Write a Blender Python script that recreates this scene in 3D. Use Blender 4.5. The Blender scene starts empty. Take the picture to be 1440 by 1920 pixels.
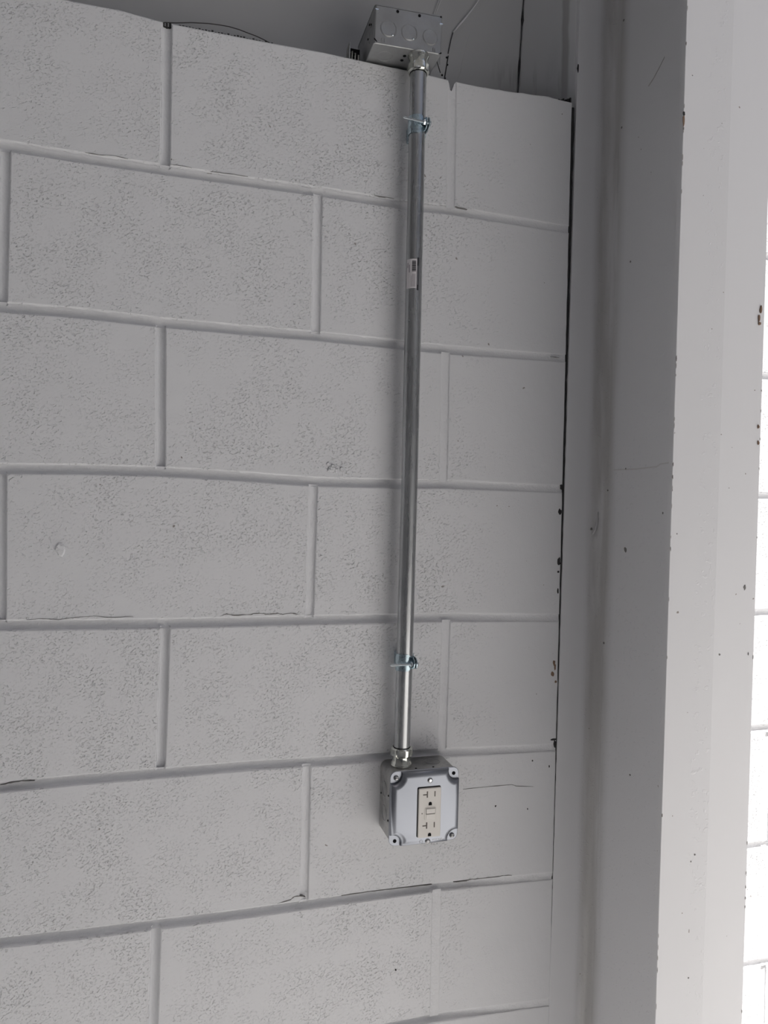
import bpy, bmesh, math, random
from mathutils import Vector, Matrix, noise as mnoise
random.seed(7)
S = bpy.context.scene
C = S.collection
PI = math.pi

# ---------------------------------------------------------------- camera
cam = bpy.data.cameras.new('camera')
camo = bpy.data.objects.new('camera', cam)
C.objects.link(camo)
S.camera = camo
cam.sensor_fit = 'VERTICAL'
cam.sensor_height = 36.0
cam.lens = 1360.73 / 1920.0 * 36.0
cam.clip_start = 0.02
right = Vector((0.96119, -0.27491, 0.02322))
down = Vector((0.0204, -0.0132, -0.9997))
fwd = Vector((0.27514, 0.96138, -0.00712))
M = Matrix((right, -down, -fwd)).transposed().to_4x4()
M.translation = Vector((0.0184, -1.021, 0.166))
camo.matrix_world = M

# ---------------------------------------------------------------- sky, sun, exposure
w = bpy.data.worlds.new('sky')
S.world = w
w.use_nodes = True
nt = w.node_tree
nt.nodes.clear()
wo = nt.nodes.new('ShaderNodeOutputWorld')
wb = nt.nodes.new('ShaderNodeBackground')
sky = nt.nodes.new('ShaderNodeTexSky')
SUN_EL, SUN_AZ = math.radians(73), 0.0
try:
    sky.sky_type = 'NISHITA'
except Exception:
    pass
sky.sun_disc = False
sky.sun_elevation = SUN_EL
sky.sun_rotation = PI - SUN_AZ
sky.dust_density = 5.0
sky.ozone_density = 0.9
wb.inputs['Strength'].default_value = 0.055
nt.links.new(sky.outputs[0], wb.inputs[0])
nt.links.new(wb.outputs[0], wo.inputs[0])

sun = bpy.data.lights.new('sun', 'SUN')
sun.energy = 7.0
sun.angle = math.radians(0.55)
sun.color = (1.0, 0.975, 0.94)
suno = bpy.data.objects.new('sun', sun)
C.objects.link(suno)
# rays travel towards the wall (+y), down, and slightly towards -x
ray = Vector((-math.sin(SUN_AZ) * math.cos(SUN_EL), math.cos(SUN_AZ) * math.cos(SUN_EL), -math.sin(SUN_EL)))
suno.rotation_euler = ray.to_track_quat('-Z', 'Y').to_euler()

S.view_settings.view_transform = 'Standard'
S.view_settings.look = 'None'
S.view_settings.gamma = 1.0
S.view_settings.use_curve_mapping = False
S.view_settings.exposure = 0.56


# ---------------------------------------------------------------- materials
def mat(name, color=(.8, .8, .8), rough=.5, metal=0.0, spec=.5, coat=0.0):
    m = bpy.data.materials.new(name)
    m.use_nodes = True
    b = m.node_tree.nodes['Principled BSDF']
    b.inputs['Base Color'].default_value = (*color, 1)
    b.inputs['Roughness'].default_value = rough
    b.inputs['Metallic'].default_value = metal
    b.inputs['Specular IOR Level'].default_value = spec
    return m


class NB:
    """small helper to write node graphs"""
    def __init__(s, m):
        s.t = m.node_tree
        s.b = s.t.nodes['Principled BSDF']

    def n(s, typ, **kw):
        x = s.t.nodes.new(typ)
        for k, v in kw.items():
            setattr(x, k, v)
        return x

    def l(s, a, b):
        s.t.links.new(a, b)

    def math(s, op, a, b=None, clamp=False):
        x = s.n('ShaderNodeMath', operation=op, use_clamp=clamp)
        for i, v in enumerate((a, b)):
            if v is None:
                continue
            if isinstance(v, (int, float)):
                x.inputs[i].default_value = v
            else:
                s.l(v, x.inputs[i])
        return x.outputs[0]

    def ramp(s, v, a, b, lo=0.0, hi=1.0):
        x = s.n('ShaderNodeMapRange', interpolation_type='SMOOTHSTEP')
        s.l(v, x.inputs['Value'])
        x.inputs['From Min'].default_value = a
        x.inputs['From Max'].default_value = b
        x.inputs['To Min'].default_value = lo
        x.inputs['To Max'].default_value = hi
        return x.outputs[0]

    def pos(s, scale=(1, 1, 1), rot=None):
        g = s.n('ShaderNodeNewGeometry')
        mp = s.n('ShaderNodeMapping')
        mp.inputs['Scale'].default_value = scale
        src = g.outputs['Position']
        if rot:
            mr = s.n('ShaderNodeMapping')
            mr.inputs['Rotation'].default_value = rot
            s.l(src, mr.inputs['Vector'])
            src = mr.outputs[0]
        s.l(src, mp.inputs['Vector'])
        return mp.outputs[0]

    def noise(s, vec, scale, detail=2.0, rough=.5, dist=0.0):
        x = s.n('ShaderNodeTexNoise')
        s.l(vec, x.inputs['Vector'])
        x.inputs['Scale'].default_value = scale
        x.inputs['Detail'].default_value = detail
        x.inputs['Roughness'].default_value = rough
        x.inputs['Distortion'].default_value = dist
        return x.outputs['Fac']

    def mix(s, f, a, b):
        x = s.n('ShaderNodeMix', data_type='RGBA')
        for sock, v in ((x.inputs['Factor'], f), (x.inputs['A'], a), (x.inputs['B'], b)):
            if isinstance(v, (tuple, list)):
                sock.default_value = (*v, 1)
            elif isinstance(v, (int, float)):
                sock.default_value = v
            else:
                s.l(v, sock)
        return x.outputs['Result']

    def bump(s, h, dist, strength=1.0):
        x = s.n('ShaderNodeBump')
        x.inputs['Distance'].default_value = dist
        x.inputs['Strength'].default_value = strength
        s.l(h, x.inputs['Height'])
        s.l(x.outputs[0], s.b.inputs['Normal'])


PAINT = (.70, .706, .728)


def block_paint():
    m = mat('painted_block', PAINT, .62, 0, .35)
    k = NB(m)
    p = k.pos()
    ps = k.pos((.82, 1.0, 1.45), (0, math.radians(24), 0))
    # open pores of the concrete block showing through the paint, in patches
    n1 = k.noise(ps, 225, 2.0, .6, .25)
    n3 = k.noise(ps, 300, 2.0, .6, .2)
    nubs = k.ramp(n3, .30, .40, 1.0, 0.0)
    n2 = k.noise(ps, 420, 2.0, .55, .2)
    pores = k.ramp(n1, .595, .70)
    pores2 = k.ramp(n2, .60, .70)
    patch = k.ramp(k.noise(p, 22, 3.0, .65), .36, .62, .10, 1.0)
    patch2 = k.ramp(k.noise(p, 4.2, 2.0, .5), .35, .6, .45, 1.0)
    sx = k.n('ShaderNodeSeparateXYZ')
    k.l(p, sx.inputs[0])
    left = k.ramp(sx.outputs['X'], .34, .56, 1.0, .12)
    rgt = k.ramp(sx.outputs['X'], .70, .80, 0.0, 1.9)
    area = k.math('MAXIMUM', left, rgt)
    dens = k.math('MULTIPLY', k.math('MULTIPLY', patch, patch2), area)
    h = k.math('MULTIPLY', k.math('ADD', pores, k.math('MULTIPLY', pores2, .45)), dens)
    fine = k.math('MULTIPLY', k.noise(p, 520, 2.0, .6), .10)
    slow = k.math('MULTIPLY', k.noise(p, 28, 2.0, .5), .8)
    nb = k.math('MULTIPLY', k.math('MULTIPLY', nubs, dens), .7)
    h = k.math('ADD', k.math('ADD', k.math('SUBTRACT', nb, h), fine), slow)
    k.bump(h, .0014, 1.0)
    # sparse dark specks of dirt
    sp = k.ramp(k.noise(p, 95, 1.0, .5), .775, .80)
    k.l(k.mix(sp, PAINT, (.30, .28, .27)), k.b.inputs['Base Color'])
    return m


def mortar_paint():
    m = mat('painted_mortar', PAINT, .6, 0, .35)
    k = NB(m)
    p = k.pos()
    h = k.math('ADD', k.noise(p, 260, 3.0, .6), k.math('MULTIPLY', k.noise(p, 60, 2.0, .5), 1.5))
    k.bump(h, .0010, .9)
    return m


def steel_paint():
    m = mat('painted_steel', (.705, .708, .73), .42, 0, .5)
    k = NB(m)
    p = k.pos()
    pz = k.pos((1, 1, .25))
    h = k.math('ADD', k.math('MULTIPLY', k.noise(pz, 30, 2.0, .5), 1.0), k.math('MULTIPLY', k.noise(p, 300, 2.0, .5), .12))
    # roller orange peel in a vertical band along the middle of the flange
    sx = k.n('ShaderNodeSeparateXYZ')
    k.l(p, sx.inputs[0])
    a = k.ramp(sx.outputs['X'], .640, .650)
    b = k.ramp(sx.outputs['X'], .668, .676, 1.0, 0.0)
    blob = k.ramp(k.noise(p, 150, 2.0, .6), .60, .68)
    h = k.math('ADD', h, k.math('MULTIPLY', k.math('MULTIPLY', k.math('MULTIPLY', a, b), blob), .55))
    k.bump(h, .0006, .6)
    sp = k.ramp(k.noise(p, 130, 1.0, .5), .81, .83)
    # corner shade painted into the colour, plus some grime, between web and rear flange
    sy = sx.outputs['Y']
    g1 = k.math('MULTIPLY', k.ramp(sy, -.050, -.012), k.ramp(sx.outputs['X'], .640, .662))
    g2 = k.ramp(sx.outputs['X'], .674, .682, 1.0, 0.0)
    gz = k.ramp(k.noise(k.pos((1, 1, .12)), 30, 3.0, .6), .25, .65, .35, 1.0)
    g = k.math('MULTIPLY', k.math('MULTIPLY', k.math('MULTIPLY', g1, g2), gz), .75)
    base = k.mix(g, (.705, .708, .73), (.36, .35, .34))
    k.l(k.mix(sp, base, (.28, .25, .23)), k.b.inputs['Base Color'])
    return m


def galv(name, col, rough, var=.15, scale=60, stretch=(1, 1, 1), metal=1.0, bump=.0):
    m = mat(name, col, rough, metal, .5)
    k = NB(m)
    p = k.pos(stretch)
    n = k.noise(p, scale, 4.0, .6)
    lo = tuple(c * (1 - var) for c in col)
    hi = tuple(min(1, c * (1 + var)) for c in col)
    k.l(k.mix(k.ramp(n, .35, .65), lo, hi), k.b.inputs['Base Color'])
    k.l(k.ramp(k.noise(p, scale * 2.1, 3.0, .6), .3, .7, rough * .8, rough * 1.25), k.b.inputs['Roughness'])
    if bump:
        k.bump(k.noise(p, scale * 1.5, 2.0, .5), bump, .7)
    return m


def siding_paint():
    col = (.41, .412, .42)
    m = mat('siding_paint', col, .45, 0, .5)
    k = NB(m)
    ps = k.pos((1, 1, .10))
    p = k.pos()
    sx = k.n('ShaderNodeSeparateXYZ')
    k.l(p, sx.inputs[0])
    # water streaks and mildew that climb from the ledge on the right
    st = k.ramp(k.noise(ps, 70, 3.0, .6), .45, .68)
    low = k.ramp(sx.outputs['Z'], .855, .935, 1.0, 0.0)
    rt = k.ramp(sx.outputs['X'], .47, .55)
    d1 = k.math('MULTIPLY', k.math('MULTIPLY', st, low), rt)
    dx = k.math('ABSOLUTE', k.math('SUBTRACT', sx.outputs['X'], k.math('ADD', .641, k.math('MULTIPLY', k.noise(k.pos((1, 1, 1)), 25, 2.0), .006))))
    d2 = k.math('MULTIPLY', k.ramp(dx, .004, .009, 1.0, 0.0), .75)
    d3 = k.math('MULTIPLY', k.ramp(sx.outputs['Z'], .86, .905, 1.0, 0.0), k.math('MULTIPLY', rt, .6))
    d = k.math('MAXIMUM', k.math('MAXIMUM', d1, d2), d3)
    d = k.math('MULTIPLY', d, .75)
    k.l(k.mix(d, col, (.16, .155, .14)), k.b.inputs['Base Color'])
    k.bump(k.noise(p, 14, 2.0, .5), .004, .4)
    return m


def concrete_floor():
    m = mat('concrete_floor', (.60, .59, .575), .85, 0, .3)
    k = NB(m)
    p = k.pos()
    n = k.noise(p, 1.6, 5.0, .6)
    k.l(k.mix(k.ramp(n, .3, .7), (.56, .55, .535), (.66, .65, .635)), k.b.inputs['Base Color'])
    k.bump(k.noise(p, 90, 3.0, .6), .002, .6)
    return m


M_BLOCK = block_paint()
M_MORT = mortar_paint()
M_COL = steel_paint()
M_SIDE = siding_paint()
M_FLOOR = concrete_floor()
M_ROOF = mat('shade_roof', (.33, .33, .34), .6)
M_SHADEWALL = mat('shade_wall_paint', (.20, .20, .21), .8)
M_OPP = mat('sky_block_paint', (.34, .335, .33), .8)
M_PIPE = galv('galvanised_conduit', (.43, .44, .45), .28, .16, 45, (1, 1, .08), .88)
M_BOX = galv('galvanised_box', (.44, .44, .435), .42, .14, 55, (1, 1, 1))
M_BOXU = galv('galvanised_box_upper', (.36, .365, .37), .48, .05, 25, (1, 1, 1), .75)
M_COVER = mat('zinc_cover', (.285, .30, .335), .38, 1.0)
M_FIT = galv('zinc_fitting', (.70, .71, .66), .13, .12, 90)
M_STRAP = galv('blue_zinc', (.47, .57, .62), .28, .10, 80)
M_BOLT = galv('bright_zinc', (.72, .78, .82), .18, .08, 120)
M_SCREW = galv('screw_steel', (.34, .34, .35), .35, .15, 150)
M_DARK = mat('black_hole', (.012, .012, .013), .9, 0, .1)
M_BEIGE = mat('almond_plastic', (.70, .675, .64), .38)
M_BEIGE2 = mat('almond_plastic_button', (.73, .705, .67), .35)
M_SLOT = mat('slot_grey', (.13, .115, .105), .7)
M_LABEL = mat('sticker_white', (.62, .60, .62), .5)
M_INK = mat('sticker_ink', (.03, .03, .035), .5)
M_INK2 = mat('sticker_grey_ink', (.28, .26, .29), .5)
M_TAR = mat('black_sealant', (.025, .024, .026), .8)
M_CRACK = mat('crack_dark', (.19, .185, .18), .9)
M_RUST = mat('rust_stain', (.20, .13, .09), .9)
M_FOAM = mat('closure_foam', (.035, .034, .034), .95)
M_WIRE = mat('wire_sheath', (.05, .045, .045), .5)
M_CORD = mat('clear_cord', (.62, .62, .64), .3)
M_SMUDGE = mat('embossed_mark', (.50, .51, .54), .5, .6)


# ---------------------------------------------------------------- object helpers
def link(name, bm, m, parent=None, smooth=False, recalc=True):
    if recalc:
        bmesh.ops.recalc_face_normals(bm, faces=bm.faces)
    me = bpy.data.meshes.new(name)
    bm.to_mesh(me)
    bm.free()
    if m is not None:
        me.materials.append(m)
    if smooth:
        for p in me.polygons:
            p.use_smooth = True
    o = bpy.data.objects.new(name, me)
    C.objects.link(o)
    if parent is not None:
        o.parent = parent
    return o


def smooth_angle(o, deg=35):
    me = o.data
    for p in me.polygons:
        p.use_smooth = True
    me.set_sharp_from_angle(angle=math.radians(deg))
    return o


def bevel(o, width, seg=2):
    b = o.modifiers.new('bevel', 'BEVEL')
    b.width = width
    b.segments = seg
    b.limit_method = 'ANGLE'
    b.angle_limit = math.radians(40)
    return o


def thing(name, label, cat, loc, group=None):
    o = bpy.data.objects.new(name, None)
    o.empty_display_size = .03
    C.objects.link(o)
    o.location = loc
    o['label'] = label
    o['category'] = cat
    if group:
        o['group'] = group
    return o


def struct(o, label, cat='wall'):
    o['kind'] = 'structure'
    o['label'] = label
    o['category'] = cat
    return o


def box(bm, a, b, rot=None):
    vs = [bm.verts.new((x, y, z)) for x in (a[0], b[0]) for y in (a[1], b[1]) for z in (a[2], b[2])]
    for f in ((0, 1, 3, 2), (4, 6, 7, 5), (0, 4, 5, 1), (2, 3, 7, 6), (0, 2, 6, 4), (1, 5, 7, 3)):
        bm.faces.new([vs[i] for i in f])
    return vs


def new():
    return bmesh.new()


def rings(bm, loops, cap0=True, cap1=True, closed=True):
    """bridge a list of vertex loops (lists of coordinates)"""
    L = [[bm.verts.new(p) for p in lp] for lp in loops]
    n = len(L[0])
    for i in range(len(L) - 1):
        for j in range(n if closed else n - 1):
            k = (j + 1) % n
            bm.faces.new((L[i][j], L[i][k], L[i + 1][k], L[i + 1][j]))
    if cap0:
        bm.faces.new(L[0][::-1])
    if cap1:
        bm.faces.new(L[-1])
    return L


def lathe(bm, prof, n=32, c=(0, 0, 0), axis='Z', cap=True, rot=0.0):
    """prof: (radius, height) list"""
    loops = []
    for r, h in prof:
        lp = []
        for i in range(n):
            a = rot + 2 * PI * i / n
            u, v = r * math.cos(a), r * math.sin(a)
            if axis == 'Z':
                lp.append((c[0] + u, c[1] + v, c[2] + h))
            elif axis == 'Y':
                lp.append((c[0] + u, c[1] + h, c[2] + v))
            else:
                lp.append((c[0] + h, c[1] + u, c[2] + v))
        loops.append(lp)
    rings(bm, loops, cap, cap)


def tube(bm, pts, r, n=10, cap=True):
    P = [Vector(p) for p in pts]
    loops = []
    for i, p in enumerate(P):
        t = (P[min(i + 1, len(P) - 1)] - P[max(i - 1, 0)]).normalized()
        ref = Vector((0, 1, 0)) if abs(t.y) < .8 else Vector((1, 0, 0))
        u = t.cross(ref).normalized()
        v = t.cross(u)
        rr = r[i] if isinstance(r, (list, tuple)) else r
        loops.append([tuple(p + (u * math.cos(2 * PI * k / n) + v * math.sin(2 * PI * k / n)) * rr) for k in range(n)])
    rings(bm, loops, cap, cap)


def rrect(w_, h_, r, seg=6, inset=0.0):
    """rounded rectangle outline centred on 0 as (u, v)"""
    a, b = w_ / 2 - inset, h_ / 2 - inset
    r = max(r - inset, .0003)
    out = []
    for cx, cy, s in ((a - r, b - r, 0), (-a + r, b - r, 1), (-a + r, -b + r, 2), (a - r, -b + r, 3)):
        for i in range(seg + 1):
            t = (s + i / seg) * PI / 2
            out.append((cx + r * math.cos(t), cy + r * math.sin(t)))
    return out


def outline_xz(o2, cx, cz, y):
    return [(cx + u, y, cz + v) for u, v in o2]


def blob_patch(name, m, parent, x, y, z, w_, h_, seed, thick=.0004, axis='Y'):
    """small irregular flake lying on a surface"""
    rnd = random.Random(seed)
    n = 10
    lp = []
    for i in range(n):
        a = 2 * PI * i / n
        k = .7 + .5 * rnd.random()
        lp.append((math.cos(a) * w_ / 2 * k, math.sin(a) * h_ / 2 * k))
    bm = new()
    if axis == 'Y':
        rings(bm, [[(x + u, y + thick, z + v) for u, v in lp], [(x + u, y - thick * .3, z + v) for u, v in lp],
                   [(x + u * .75, y - thick, z + v * .75) for u, v in lp]], False, True)
    else:
        rings(bm, [[(x + thick, y + u, z + v) for u, v in lp], [(x - thick * .3, y + u, z + v) for u, v in lp],
                   [(x - thick, y + u * .75, z + v * .75) for u, v in lp]], False, True)
    return link(name, bm, m, parent)


def ribbon(name, m, parent, pts, width, y=-.0006, jag=.0):
    """thin jagged crack line lying in a surface at depth y"""
    rnd = random.Random(int(abs(pts[0][0]) * 1e4) + len(pts))
    P = []
    for i in range(len(pts) - 1):
        for k in range(4):
            t = k / 4
            P.append((pts[i][0] * (1 - t) + pts[i + 1][0] * t, pts[i][1] * (1 - t) + pts[i + 1][1] * t))
    P.append(pts[-1])
    top, bot = [], []
    n = len(P) - 1
    for i, (x, z) in enumerate(P):
        e = min(1, i / 2, (n - i) / 2)
        wd = width * .62 * e * (.3 + 1.2 * rnd.random()) / 2 + .00006
        dz = (rnd.random() - .5) * jag
        top.append((x, y, z + dz + wd))
        bot.append((x, y, z + dz - wd))
    bm = new()
    rings(bm, [top, bot], False, False, closed=False)
    rings(bm, [[(a, b + .004, c) for a, b, c in top], top], False, False, closed=False)
    rings(bm, [bot, [(a, b + .004, c) for a, b, c in bot]], False, False, closed=False)
    return link(name, bm, m, parent)


# ---------------------------------------------------------------- block wall
SH = .2032
SW = .4064
FLOOR_Z = -5 * SH
XL, XR = -1.45, 2.25
ROWS = {
    0: [(-.0629, .8112), (-.0158, .8070), (.0394, .8068), (.1403, .8074), (.2006, .8086), (.2788, .8069), (.3646, .8059), (.40, .8040), (.4456, .8033), (.4984, .8048), (.5527, .8079), (.6047, .8063)],
    1: [(-.2015, .6123), (-.1112, .6107), (-.0057, .6106), (.0934, .6108), (.2005, .6114), (.3363, .6098), (.4032, .6118), (.6094, .6074)],
    2: [(-.2016, .4082), (-.1074, .4091), (-.0085, .4065), (.0978, .406), (.2052, .4065), (.3184, .4046), (.4, .4032), (.6028, .4059), (.9803, .6025 - .1975)],
    3: [(-.1979, .203), (-.1036, .2058), (-.0024, .2066), (.1021, .2037), (.2053, .1992), (.3234, .2002), (.4017, .2019), (.5982, .2004), (.9869, .1989)],
    4: [(-.1944, .0035), (.0052, .0015), (.0847, .0016), (.2037, .002), (.4162, .0017), (.5992, -.0024), (.9857, -.0022)],
    5: [(-.1908, -.2039), (-.096, -.2014), (.0051, -.2009), (.1477, -.1998), (.2238, -.2013), (.4103, -.2023), (.5965, -.207), (.9889, -.202)],
    6: [(-.1873, -.4035), (-.0986, -.4056), (.003, -.4062), (.1006, -.4069), (.2014, -.4058), (.2917, -.4049), (.3907, -.4046), (.4772, -.4062), (.5993, -.4108), (.9955, -.4048)],
    7: [(.3454, -.6040), (.4127, -.6030), (.4824, -.6058), (.5992, -.6113), (.991, -.6098)],
}
HEADS = {  # course: {index: (x_top, x_bottom)} measured, otherwise nominal
    1: {0: (-.0066, -.0052), 1: (.4012, .4032)},
    2: {-1: (-.1988, -.1997), 0: (.2025, .2036)},
    3: {0: (-.0065, -.0030), 1: (.401, .4017)},
    4: {-1: (-.1966, -.1937), 0: (.2054, .2036)},
    5: {0: (.0073, .0051), 1: (.412, .4102)},
    6: {0: (.2045, .2051), 2: (1.013, 1.0125)},
    7: {0: (.0038, .0018), 1: (.407, .4076)},
}


def interp(tab, x, d0):
    if x <= tab[0][0]:
        t = min(1, (tab[0][0] - x) / .4)
        return tab[0][1] * (1 - t) + d0 * t
    if x >= tab[-1][0]:
        t = min(1, (x - tab[-1][0]) / .4)
        return tab[-1][1] * (1 - t) + d0 * t
    for (a, b), (c, d) in zip(tab, tab[1:]):
        if a <= x <= c:
            t = (x - a) / (c - a)
            return b * (1 - t) + d * t


def rowz(k, x):
    nom = (4 - k) * SH - (.005 if k == 0 else 0)
    z = interp(ROWS[k], x, nom) if k in ROWS else nom
    return z


def sstep(a, b, x):
    t = max(0, min(1, (x - a) / (b - a)))
    return t * t * (3 - 2 * t)


def depthf(x, vertical=False):
    if x > .75:
        return .5
    if vertical:
        return 1.0 - .45 * sstep(.08, .2, x) - .25 * sstep(.3, .4, x)
    return 1.0 - .82 * sstep(.36, .585, x)


def head_x(c, j):
    off = 0 if c % 2 == 1 else SW / 2
    nom = off + j * SW
    return HEADS.get(c, {}).get(j, (nom, nom))


HW = .0056      # half joint width
RC = .0072      # recess of the joint's middle
N_COURSE = 9

wall_back = bpy.data.objects.new('wall_back', None)
C.objects.link(wall_back)
struct(wall_back, 'white painted concrete block wall with pitted blocks behind the conduit')


def build_block(x0t, x0b, x1t, x1b, c, has_l=True, has_r=True, gl=HW, gr=HW):
    nx = max(4, int((x1t - x0t) / .008))
    nz = 12
    us = [0, .35, 1] if False else None
    bm = new()
    gridv = []
    # rows: outer lip, bevel, interior, bevel, lip
    ts = [0.0, .003, .011] + [.011 + (.978) * i / nz for i in range(1, nz)] + [.989, .997, 1.0]
    lx = x1t - x0t
    e1, e2 = .0006 / lx, .0020 / lx
    ss = [0.0, e1, e2] + [e2 + (1 - 2 * e2) * i / nx for i in range(1, nx)] + [1 - e2, 1 - e1, 1.0]
    for jt, t in enumerate(ts):
        row = []
        for js, s in enumerate(ss):
            xl = x0t * (1 - t) + x0b * t + gl
            xr = x1t * (1 - t) + x1b * t - gr
            x = xl * (1 - s) + xr * s
            zt = rowz(c - 1, x) - (HW if c > 1 else 0)
            zb = rowz(c, x) + HW
            if c == N_COURSE:
                zb = FLOOR_Z
            z = zt * (1 - t) + zb * t
            ring = min(jt, len(ts) - 1 - jt, js, len(ss) - 1 - js)
            nv = mnoise.noise((x * 55, z * 55, c * 3.1))
            nv2 = mnoise.noise((x * 160, z * 160, 9.7))
            if jt in (0, len(ts) - 1) and (c > 1 or jt > 0):
                z += (nv2 * .0009 + nv * .0007) * (1 if c < N_COURSE else 0)
            if c == 1 and jt == 0:
                # crumbly top edge
                z += nv2 * .0013 + nv * .0014
                for hx in (x0t, x1t):
                    d = abs(x - hx)
                    if d < .012:
                        z -= .010 * (1 - d / .016) ** 1.5 * (.8 if abs(hx - .4) < .02 else .35)
            if js in (0, len(ss) - 1):
                x += nv2 * .0006 + nv * .0004
            dep = depthf(x)
            y = {0: .0030 * dep, 1: .0008 * dep}.get(ring, 0.0) + nv * .00025
            row.append(bm.verts.new((x, y, z)))
        gridv.append(row)
    R, Q = len(gridv), len(gridv[0])
    for i in range(R - 1):
        for j in range(Q - 1):
            bm.faces.new((gridv[i][j], gridv[i + 1][j], gridv[i + 1][j + 1], gridv[i][j + 1]))
    # sides go back into the wall
    loop = [gridv[0][j] for j in range(Q)] + [gridv[i][Q - 1] for i in range(1, R)] + \
           [gridv[R - 1][j] for j in range(Q - 2, -1, -1)] + [gridv[i][0] for i in range(R - 2, 0, -1)]
    back = [bm.verts.new((v.co.x, .194, v.co.z)) for v in loop]
    n = len(loop)
    for i in range(n):
        k = (i + 1) % n
        bm.faces.new((loop[i], loop[k], back[k], back[i]))
    bm.faces.new(back)
    return link('block', bm, M_BLOCK, wall_back, smooth=False)


GAP_L, GAP_R = .6015, .7425     # the column stands in this slot
mb = new()                      # all mortar in one part


def joint_strip(bm, P, dfun, hw=HW, wob=.0006):
    """P: list of (x, z, nx, nz) centre points with in-plane normal"""
    K = 8
    loops = []
    for (x, z, nx_, nz_) in P:
        d = dfun(x)
        lp = []
        for k in range(K + 1):
            s = -1 + 2 * k / K
            rec = RC * d * math.sqrt(max(0, 1 - s * s * .92)) + .0012 * d
            wv = mnoise.noise((x * 70, z * 70, 3.3 + k * .15)) * wob
            o = s * (hw + .0012)
            lp.append((x + nx_ * o, rec + wv, z + nz_ * o))
        loops.append(lp)
    L = [[bm.verts.new(p) for p in lp] for lp in loops]
    for i in range(len(L) - 1):
        for j in range(K):
            bm.faces.new((L[i][j], L[i][j + 1], L[i + 1][j + 1], L[i + 1][j]))


for k in range(1, N_COURSE):
    for xa, xb in ((XL, GAP_L - .0002), (GAP_R + .002, XR)):
        n = int((xb - xa) / .008)
        joint_strip(mb, [(xa + (xb - xa) * i / n, rowz(k, xa + (xb - xa) * i / n), 0, 1) for i in range(n + 1)], depthf)

for c in range(1, N_COURSE + 1):
    js = range(-4, 7)
    xs = [head_x(c, j) for j in js]
    edges = [((XL, XL), 0)] + [(x, 1) for x in xs if XL + .05 < x[0] < XR - .05] + [((XR, XR), 0)]
    for (a, ka), (b, kb) in zip(edges, edges[1:]):
        if a[0] < GAP_L < b[0]:
            build_block(a[0], a[1], GAP_L, GAP_L, c, gl=HW * ka, gr=0)
            if b[0] > GAP_R + .02:
                build_block(GAP_R, GAP_R, b[0], b[1], c, gl=0, gr=HW * kb)
        elif a[0] >= GAP_L and a[0] < GAP_R:
            build_block(GAP_R, GAP_R, b[0], b[1], c, gl=0, gr=HW * kb)
        else:
            build_block(a[0], a[1], b[0], b[1], c, gl=HW * ka, gr=HW * kb)
    for x, kk in edges[1:-1]:
        if GAP_L - .01 < x[0] < GAP_R + .01:
            continue
        zt = rowz(c - 1, x[0]) - (HW * .6 if c > 1 else (.017 if .3 < x[0] < .5 else .003))
        zb = rowz(c, x[1]) + HW * .6 if c < N_COURSE else FLOOR_Z
        n = 22
        d0 = depthf(x[0], True)
        if c == 7 and x[0] > .3 and x[0] < .5:
            d0 = .12
        joint_strip(mb, [(x[0] * (1 - i / n) + x[1] * i / n, zt * (1 - i / n) + zb * i / n, 1, 0) for i in range(n + 1)], lambda q, d=d0: d)
mo = link('mortar', mb, M_MORT, wall_back, smooth=True)
mo['label'] = 'concave painted mortar joints between the blocks'
# core behind the joints so that nothing shows through
bm = new()
box(bm, (XL, .0085, FLOOR_Z), (GAP_L - .001, .19, .780))
box(bm, (GAP_R + .001, .0085, FLOOR_Z), (XR, .19, .780))
link('core', bm, M_MORT, wall_back)

bm = new()
vn = [(.3930, .778), (.3930, .8035), (.3965, .800), (.3985, .790), (.4010, .789), (.4050, .801), (.4085, .8035), (.4085, .778)]
rings(bm, [[(x, .0015, z) for x, z in vn], [(x, .19, z) for x, z in vn]])
o = link('mortar', bm, M_MORT, wall_back)
# hairline cracks along joints and beside the outlet
CR = [
    ([(.4454, -.2600), (.4734, -.2595), (.527, -.2595), (.5343, -.2626), (.5637, -.2659)], .0009, 0),
    ([(.081, .0105), (.0881, .0133), (.099, .0109), (.1209, .0119), (.1282, .0133), (.1393, .0123), (.1468, .0115), (.1579, .0128), (.1655, .0111), (.1768, .0124), (.1882, .0107)], .0016, .0006),
    ([(-.1636, .0097), (-.1448, .0113), (-.1257, .0096), (-.1064, .012), (-.0837, .0136), (-.0606, .0111), (-.0339, .012)], .0008, .0006),
    ([(.1671, -.3985), (.1859, -.3954), (.1911, -.3915), (.2011, -.392), (.2073, -.3943)], .0016, .0005),
    ([(.2597, -.3993), (.2996, -.3981), (.3093, -.3985), (.3256, -.3982), (.3654, -.3992), (.3991, -.3995)], .0010, .0007),
    ([(.4334, -.4003), (.4551, -.4005), (.4594, -.3995), (.4771, -.3998), (.5038, -.4005), (.5172, -.3998), (.5308, -.4012)], .0013, .0008),
    ([(-.1049, .6179), (-.0887, .6177), (-.0691, .6190), (-.0524, .6177)], .0010, .0006),
    ([(.0016, .6183), (.0189, .6190), (.0293, .618)], .0010, .0005),
    ([(.0539, .6170), (.0788, .6175), (.1041, .6172)], .0008, .0005),
    ([(-.1907, -.2005), (-.1785, -.1990), (-.1661, -.1974), (-.1504, -.1985)], .0014, .0006),
    ([(.285, .6165), (.30, .6168), (.315, .6160)], .0009, .0005),
    ([(.41, .6175), (.43, .6165)], .0008, .0005),
    ([(.575, .4065), (.59, .4062)], .0008, .0003),
]
for pts, wd, jg in CR:
    ribbon('crack', M_CRACK, wall_back, pts, wd, -.0004, jg)

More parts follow.
